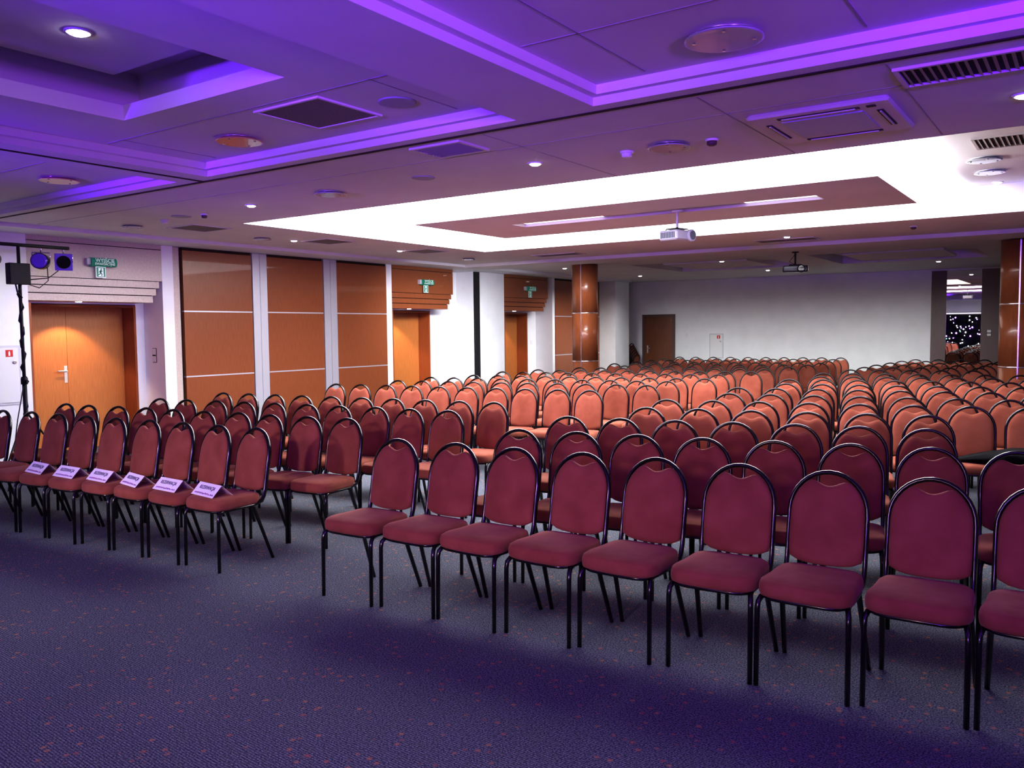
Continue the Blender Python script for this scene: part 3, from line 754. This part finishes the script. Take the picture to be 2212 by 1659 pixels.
# rows: (block, row index, aisle end x, y, far end x, y, count)
LEFT = [(-5.07, 4.00, -8.80, 3.70, 10), (-5.15, 4.97, -8.87, 4.53, 10), (-4.83, 5.95, -8.56, 5.45, 10), (-4.96, 6.85, -8.66, 6.33, 10)]
MID = [(-4.92, 8.72, -8.64, 8.18, 10), (-4.72, 9.87, -8.40, 9.17, 10), (-4.82, 10.70, -8.5, 10.0, 10), (-4.58, 11.47, -8.25, 10.82, 10),
       (-4.80, 12.55, -8.45, 11.88, 10), (-4.62, 13.55, -8.28, 12.75, 10), (-4.68, 14.45, -8.0, 13.75, 9), (-4.55, 15.40, -7.55, 14.75, 8),
       (-4.50, 16.40, -8.22, 15.62, 10), (-4.50, 17.35, -8.22, 16.6, 10), (-4.62, 18.35, -8.35, 17.6, 10), (-4.75, 19.35, -8.5, 18.65, 10), (-4.83, 20.40, -8.56, 19.72, 10)]
RIGHT = [(-3.72, 4.07, -.15, 4.31, 9), (-3.45, 5.06, -.34, 5.62, 8), (-3.60, 6.00, -.95, 6.55, 7), (-3.38, 7.08, -1.09, 7.53, 6), (-3.58, 7.98, -.44, 8.62, 8),
         (-3.32, 9.04, -.21, 9.52, 8), (-3.53, 9.95, -.46, 10.48, 8), (-3.26, 10.90, -.66, 11.38, 7), (-3.49, 11.86, -.42, 12.38, 8),
         (-3.28, 12.72, -.68, 13.22, 7), (-3.49, 13.62, -.85, 14.10, 7), (-3.36, 14.85, -1.58, 15.25, 5), (-3.34, 15.85, -.72, 16.35, 7),
         (-3.34, 16.85, -.70, 17.35, 7), (-3.30, 17.85, -.70, 18.35, 7), (-3.25, 18.85, -.65, 19.3, 7), (-3.15, 19.85, -.6, 20.3, 7)]
random.seed(3)
CH_L1 = []
def rows(block, lst, noun, base):
    for i, (x0, y0, x1, y1, n) in enumerate(lst):
        if not (i == 0 and block in 'LR'): x0, y0, x1, y1 = [v * .9685 for v in (x0, y0, x1, y1)]
        ang = math.atan2((y1 - y0), (x1 - x0))
        if x1 < x0: ang = math.atan2(y0 - y1, x0 - x1)
        for k in range(n):
            u = k / (n - 1)
            if i == 0 and block in 'LR' and k == 0: ang -= math.radians(3.2)
            x = x0 + (x1 - x0) * u + random.uniform(-.006, .006); y = y0 + (y1 - y0) * u + random.uniform(-.02, .02)
            a = ang + math.radians(random.uniform(-2.0, 2.0))
            row = 'front row' if i == 0 else ('last row' if i == len(lst) - 1 else ORD[i] + ' row')
            seat = ('aisle-end' if k == 0 else ORD[k])
            lb = '%s padded chair, %s from aisle, %s of the %s' % (base(i), ORD[k], row, noun)
            if k == 0: lb = '%s padded chair at aisle end, %s of the %s' % (base(i), row, noun)
            if block == 'L' and i == 0 and k < 6:
                lb = ('plum padded chair with a reserved card, ' + ('at the aisle end' if k == 0 else ORD[k] + ' from the aisle'))
            c = place_chair(x, y, a, lb, 'padded chairs in the %s' % noun)
            c.scale = (1 if block == 'R' else .93, 1, 1.025)
            if block == 'L' and i == 0: CH_L1.append((c, a))
rows('L', LEFT, 'front left block', lambda i: 'plum' if i < 2 else 'dark red')
rows('M', MID, 'rear left block', lambda i: 'salmon' if i < 6 else 'brick-red')
rows('R', RIGHT, 'right block', lambda i: 'purple-lit' if i < 3 else ('dark red' if i < 5 else ('salmon' if i < 11 else 'brick-red')))
# stack of chairs in the far left corner
for k in range(6):
    place_chair(-10.60 - .035 * k, 21.52, math.radians(-90), ['lowest', 'second lowest', 'third lowest', 'third highest', 'second highest', 'topmost'][k] + ' chair of the dark stack in the far left corner', 'stacked chairs in the corner', z=.060 * k)

# reserved cards on the front left row
def card_mesh_parts():
    root = thing('reserved_card', '', 'card', (0, 0, 0))
    W, H = .145, .125
    # tent: front face leans back, rear face leans forward
    f = [(-W, -.075, 0), (W, -.075, 0), (W, .0, H * .62), (-W, .0, H * .62)]
    s = MB(); th = .0012
    s.add(f, [(0, 1, 2, 3)]); s.add([(x, y + th, z) for x, y, z in f], [(3, 2, 1, 0)])
    s.obj('front_face', M['paper'], root)
    g = [(-W, .085, 0), (W, .085, 0), (W, .001, H * .62), (-W, .001, H * .62)]
    s = MB(); s.add(g, [(1, 0, 3, 2)]); s.add([(x, y - th, z) for x, y, z in g], [(2, 3, 0, 1)])
    s.obj('rear_face', M['paper'], root)
    sl = math.atan2(H * .62, .075)
    ff = root.children[0]
    d = Vector((0, .075, H * .62)); L = d.length; d.normalize(); nrm = Vector((0, -d.z, d.y))
    def on(u, v): return Vector((u, -.075, 0)) + d * v + nrm * .0012
    text_mesh('REZERWACJA', .040, M['ink'], ff, loc=tuple(on(0, L * .64)), rot=(sl, 0, 0), sx=.82)
    # row of small coloured emblems along the bottom
    rr = random.Random(5); x = -.115; i = 0
    while x < .12:
        w_ = rr.uniform(.009, .018)
        if .065 < x < .08: x += .012
        mb = MB(); pp = []
        for k in range(9):
            a = PI * k / 8
            p = on(x + w_ / 2 - w_ / 2 * math.cos(a), L * .14 + w_ * .75 * math.sin(a)); pp.append(tuple(p))
        mb.tube(pp, .0016, 5)
        mb.obj('emblem', M[('ink_blue', 'ink_red', 'ink_violet')[i % 3]], ff)
        x += w_ + .001; i += 1
    return root
bpy.context.view_layer.update()
cp = card_mesh_parts()
def kids(o): return [c for c in bpy.data.objects if c.parent == o]
REG = {}
def build_reg(o):
    REG[o] = kids(o)
    for c in REG[o]: build_reg(c)
build_reg(cp)
def dup(o, parent=None):
    c = o.copy(); COL.objects.link(c)
    if parent: c.parent = parent
    for k in REG[o]: dup(k, c)
    return c
places = ['on the aisle-end chair of the front left row', 'on the second chair from the aisle, front left row', 'on the third chair from the aisle, front left row',
          'on the fourth chair from the aisle, front left row', 'on the fifth chair from the aisle, front left row', 'on the sixth chair from the aisle, front left row']
for i in range(6):
    o = cp if i == 0 else dup(cp)
    c, a = CH_L1[i]
    fx, fy = math.sin(a), -math.cos(a)
    o.location = (c.location.x + fx * .10 - .03, c.location.y + fy * .10, .5055)
    o.rotation_euler = (0, 0, a + math.radians([-3, 2, -6, 1, 3, -2][i]) + math.radians(-4))
    o['label'] = 'white folded reserved card ' + places[i]; o['category'] = 'card'; o['group'] = 'reserved cards on the front left row'

# black coat on the fifth right row
ct = MB(); N = 16
prof = []
for i in range(13):
    u = i / 12; x = -1.02 + u * .86; hgt = .012 + .07 * math.sin(min(1, u * 1.25) * PI / 2) * (1 - .35 * u); wid = .03 + .15 * math.sin(min(1, u * 1.6) * PI / 2)
    prof.append([(x, wid * math.cos(2 * PI * k / N) * (1 + .1 * math.sin(3 * k + i)), hgt + hgt * math.sin(2 * PI * k / N) * (1 + .12 * math.sin(2 * k + i * 1.3))) for k in range(N)])
ct.loft(prof, cap=True)
o = ct.obj('black_coat', M['bag'], None, (0, 8.33, .468)); o.rotation_euler = (0, 0, math.radians(11.5))
o.location = (.06, 8.07, .506)
tag(o, 'black coat lying flat across two seats of the right block', 'coat')

# ------------------------------------------------------------------ stage curtain behind the camera (seen in the mirror)
sc_ = thing('star_curtain', 'black stage curtain dotted with small lights, seen in the mirror', 'curtain', (-4, -6.2, 0))
cl = MB(); ring0 = []
nx = 120
for zz in (0.0, 2.2):
    cl_pts = [(-6.5 + 13 * i / nx, .03 * math.sin(i * 1.1), zz) for i in range(nx + 1)]
    ring0.append(cl_pts)
cl.loft(ring0, cap=False, closed=False)
cl.obj('cloth', M['star_cloth'], sc_)
MB().box((-6.5, -.05, 2.24), (6.5, .05, 2.28)).obj('top_rail', M['white_glow'], sc_)  # plain rail given a glow so it mirrors as a white line
rr = random.Random(11)
for nm, n_, r_ in (('led_w', 230, .016), ('led_v', 110, .024), ('led_g', 25, .018)):
    l_ = MB()
    for _ in range(n_):
        x, z = rr.uniform(-6.4, 6.4), rr.uniform(.15, 2.1); r = r_ * rr.uniform(.6, 1.3)
        l_.add([(x + r * math.cos(k * PI / 3), .045, z + r * math.sin(k * PI / 3)) for k in range(6)], [(0, 1, 2, 3, 4, 5), (5, 4, 3, 2, 1, 0)])
    tag(l_.obj('star_lights', M[nm], sc_), kind='stuff')

# ------------------------------------------------------------------ lights
def area(name, loc, target, size, power, col, sy=None, spread=None):
    d = bpy.data.lights.new(name, 'AREA'); d.energy = power; d.color = col; d.size = size
    if sy: d.shape = 'RECTANGLE'; d.size_y = sy
    if spread: d.spread = math.radians(spread)
    o = bpy.data.objects.new(name, d); COL.objects.link(o); o.location = loc
    o.rotation_euler = (Vector(target) - Vector(loc)).to_track_quat('-Z', 'Y').to_euler(); return o
def spotl(name, loc, target, power, col, ang, blend=.5, r=.05):
    d = bpy.data.lights.new(name, 'SPOT'); d.energy = power; d.color = col; d.spot_size = math.radians(ang); d.spot_blend = blend; d.shadow_soft_size = r
    o = bpy.data.objects.new(name, d); COL.objects.link(o); o.location = loc
    o.rotation_euler = (Vector(target) - Vector(loc)).to_track_quat('-Z', 'Y').to_euler(); return o
BV = (.17, .012, 1.0); VI = (.34, .06, 1.0)
area('stage_wash_right', (2.0, -4.2, 1.9), (.2, 4.4, 4.6), .4, 105, BV, spread=32)
area('stage_wash_left', (-6.6, -4.2, 1.9), (-6.8, 4.4, 4.6), .4, 90, BV, spread=32)
area('stage_wash_middle', (-2.4, -4.2, 1.9), (-3.4, 4.4, 4.6), .4, 60, BV, spread=32)
area('stage_wash_side', (4.6, -.5, 1.9), (-1.6, 2.8, 4.0), .3, 75, VI, spread=60)
area('stage_front', (.5, -3.5, 1.8), (-2.5, 4.0, .6), .4, 26, (.28, .04, 1), spread=90)
spotl('stage_spot', (1.2, -3.0, 2.4), (-.50, 4.2, .68), 150, (.30, .03, 1), 11, 1.0, .1)
spotl('stage_spot_seats', (1.2, -2.0, 2.6), (-.3, 3.7, .45), 40, (.45, .06, 1), 24, 1.0, .1)
area('added_fill_left_wall', (-8.2, 12.4, 2.78), (-11.6, 14.4, .9), 3.4, 40, (.93, .97, 1), .10, 70)  # added lamp, no fitting here; whitens the left wall past the middle exit
area('added_fill_left_rear', (-8.9, 18.0, 2.78), (-11.2, 18.6, .9), 3.0, 20, (.97, .97, 1), .10, 70)  # added lamp, no fitting here; whitens the rear end of the left wall
area('added_fill_left_near', (-9.75, 5.4, 2.80), (-11.1, 5.5, 1.3), 2.8, 9, (.93, .93, 1), .08, 90)  # added lamp, no fitting here; brightens the white wall behind the stand
area('added_fill_far_wall', (-6.2, 15.5, 2.86), (-6.4, 22, -.1), 8.0, 42, (.93, 1, .97), .08, 44)  # added one-sided lamp, unseen from the front; lifts the lower far wall
area('front_fill', (-1.0, -3.5, 2.3), (-3.2, 4.2, .2), .6, 22, (1, .66, .74), spread=60)  # added fill, tempers the purple on the front rows
area('front_fill_left', (-4.6, -2.6, 2.2), (-6.2, 4.0, .2), .3, 12, (1, .84, .92), spread=46)  # added fill, whitens the reserved cards on the left row
# warm downlights under the canopies
for a, p in ((A1, 60), (A2, 46), (A3, 40)):
    spotl('canopy_downlight', (-11.42, a[0] + .80, 2.02), (-11.85, a[0] + .80, 0.4), p * .8, (1, .70, .46), 95, .35, .03)
# warm room spill over the rear rows
area('fill_rear', (-4.5, 17.5, 2.85), (-4.5, 17.5, 0), 3.0, 40, (1, .80, .70), 3.0)
w = bpy.data.worlds.new('world'); SC.world = w; w.use_nodes = True
w.node_tree.nodes['Background'].inputs[0].default_value = (.02, .015, .03, 1); w.node_tree.nodes['Background'].inputs[1].default_value = 1
SC.view_settings.view_transform = 'Standard'; SC.view_settings.look = 'None'; SC.view_settings.exposure = .38; SC.view_settings.gamma = .82
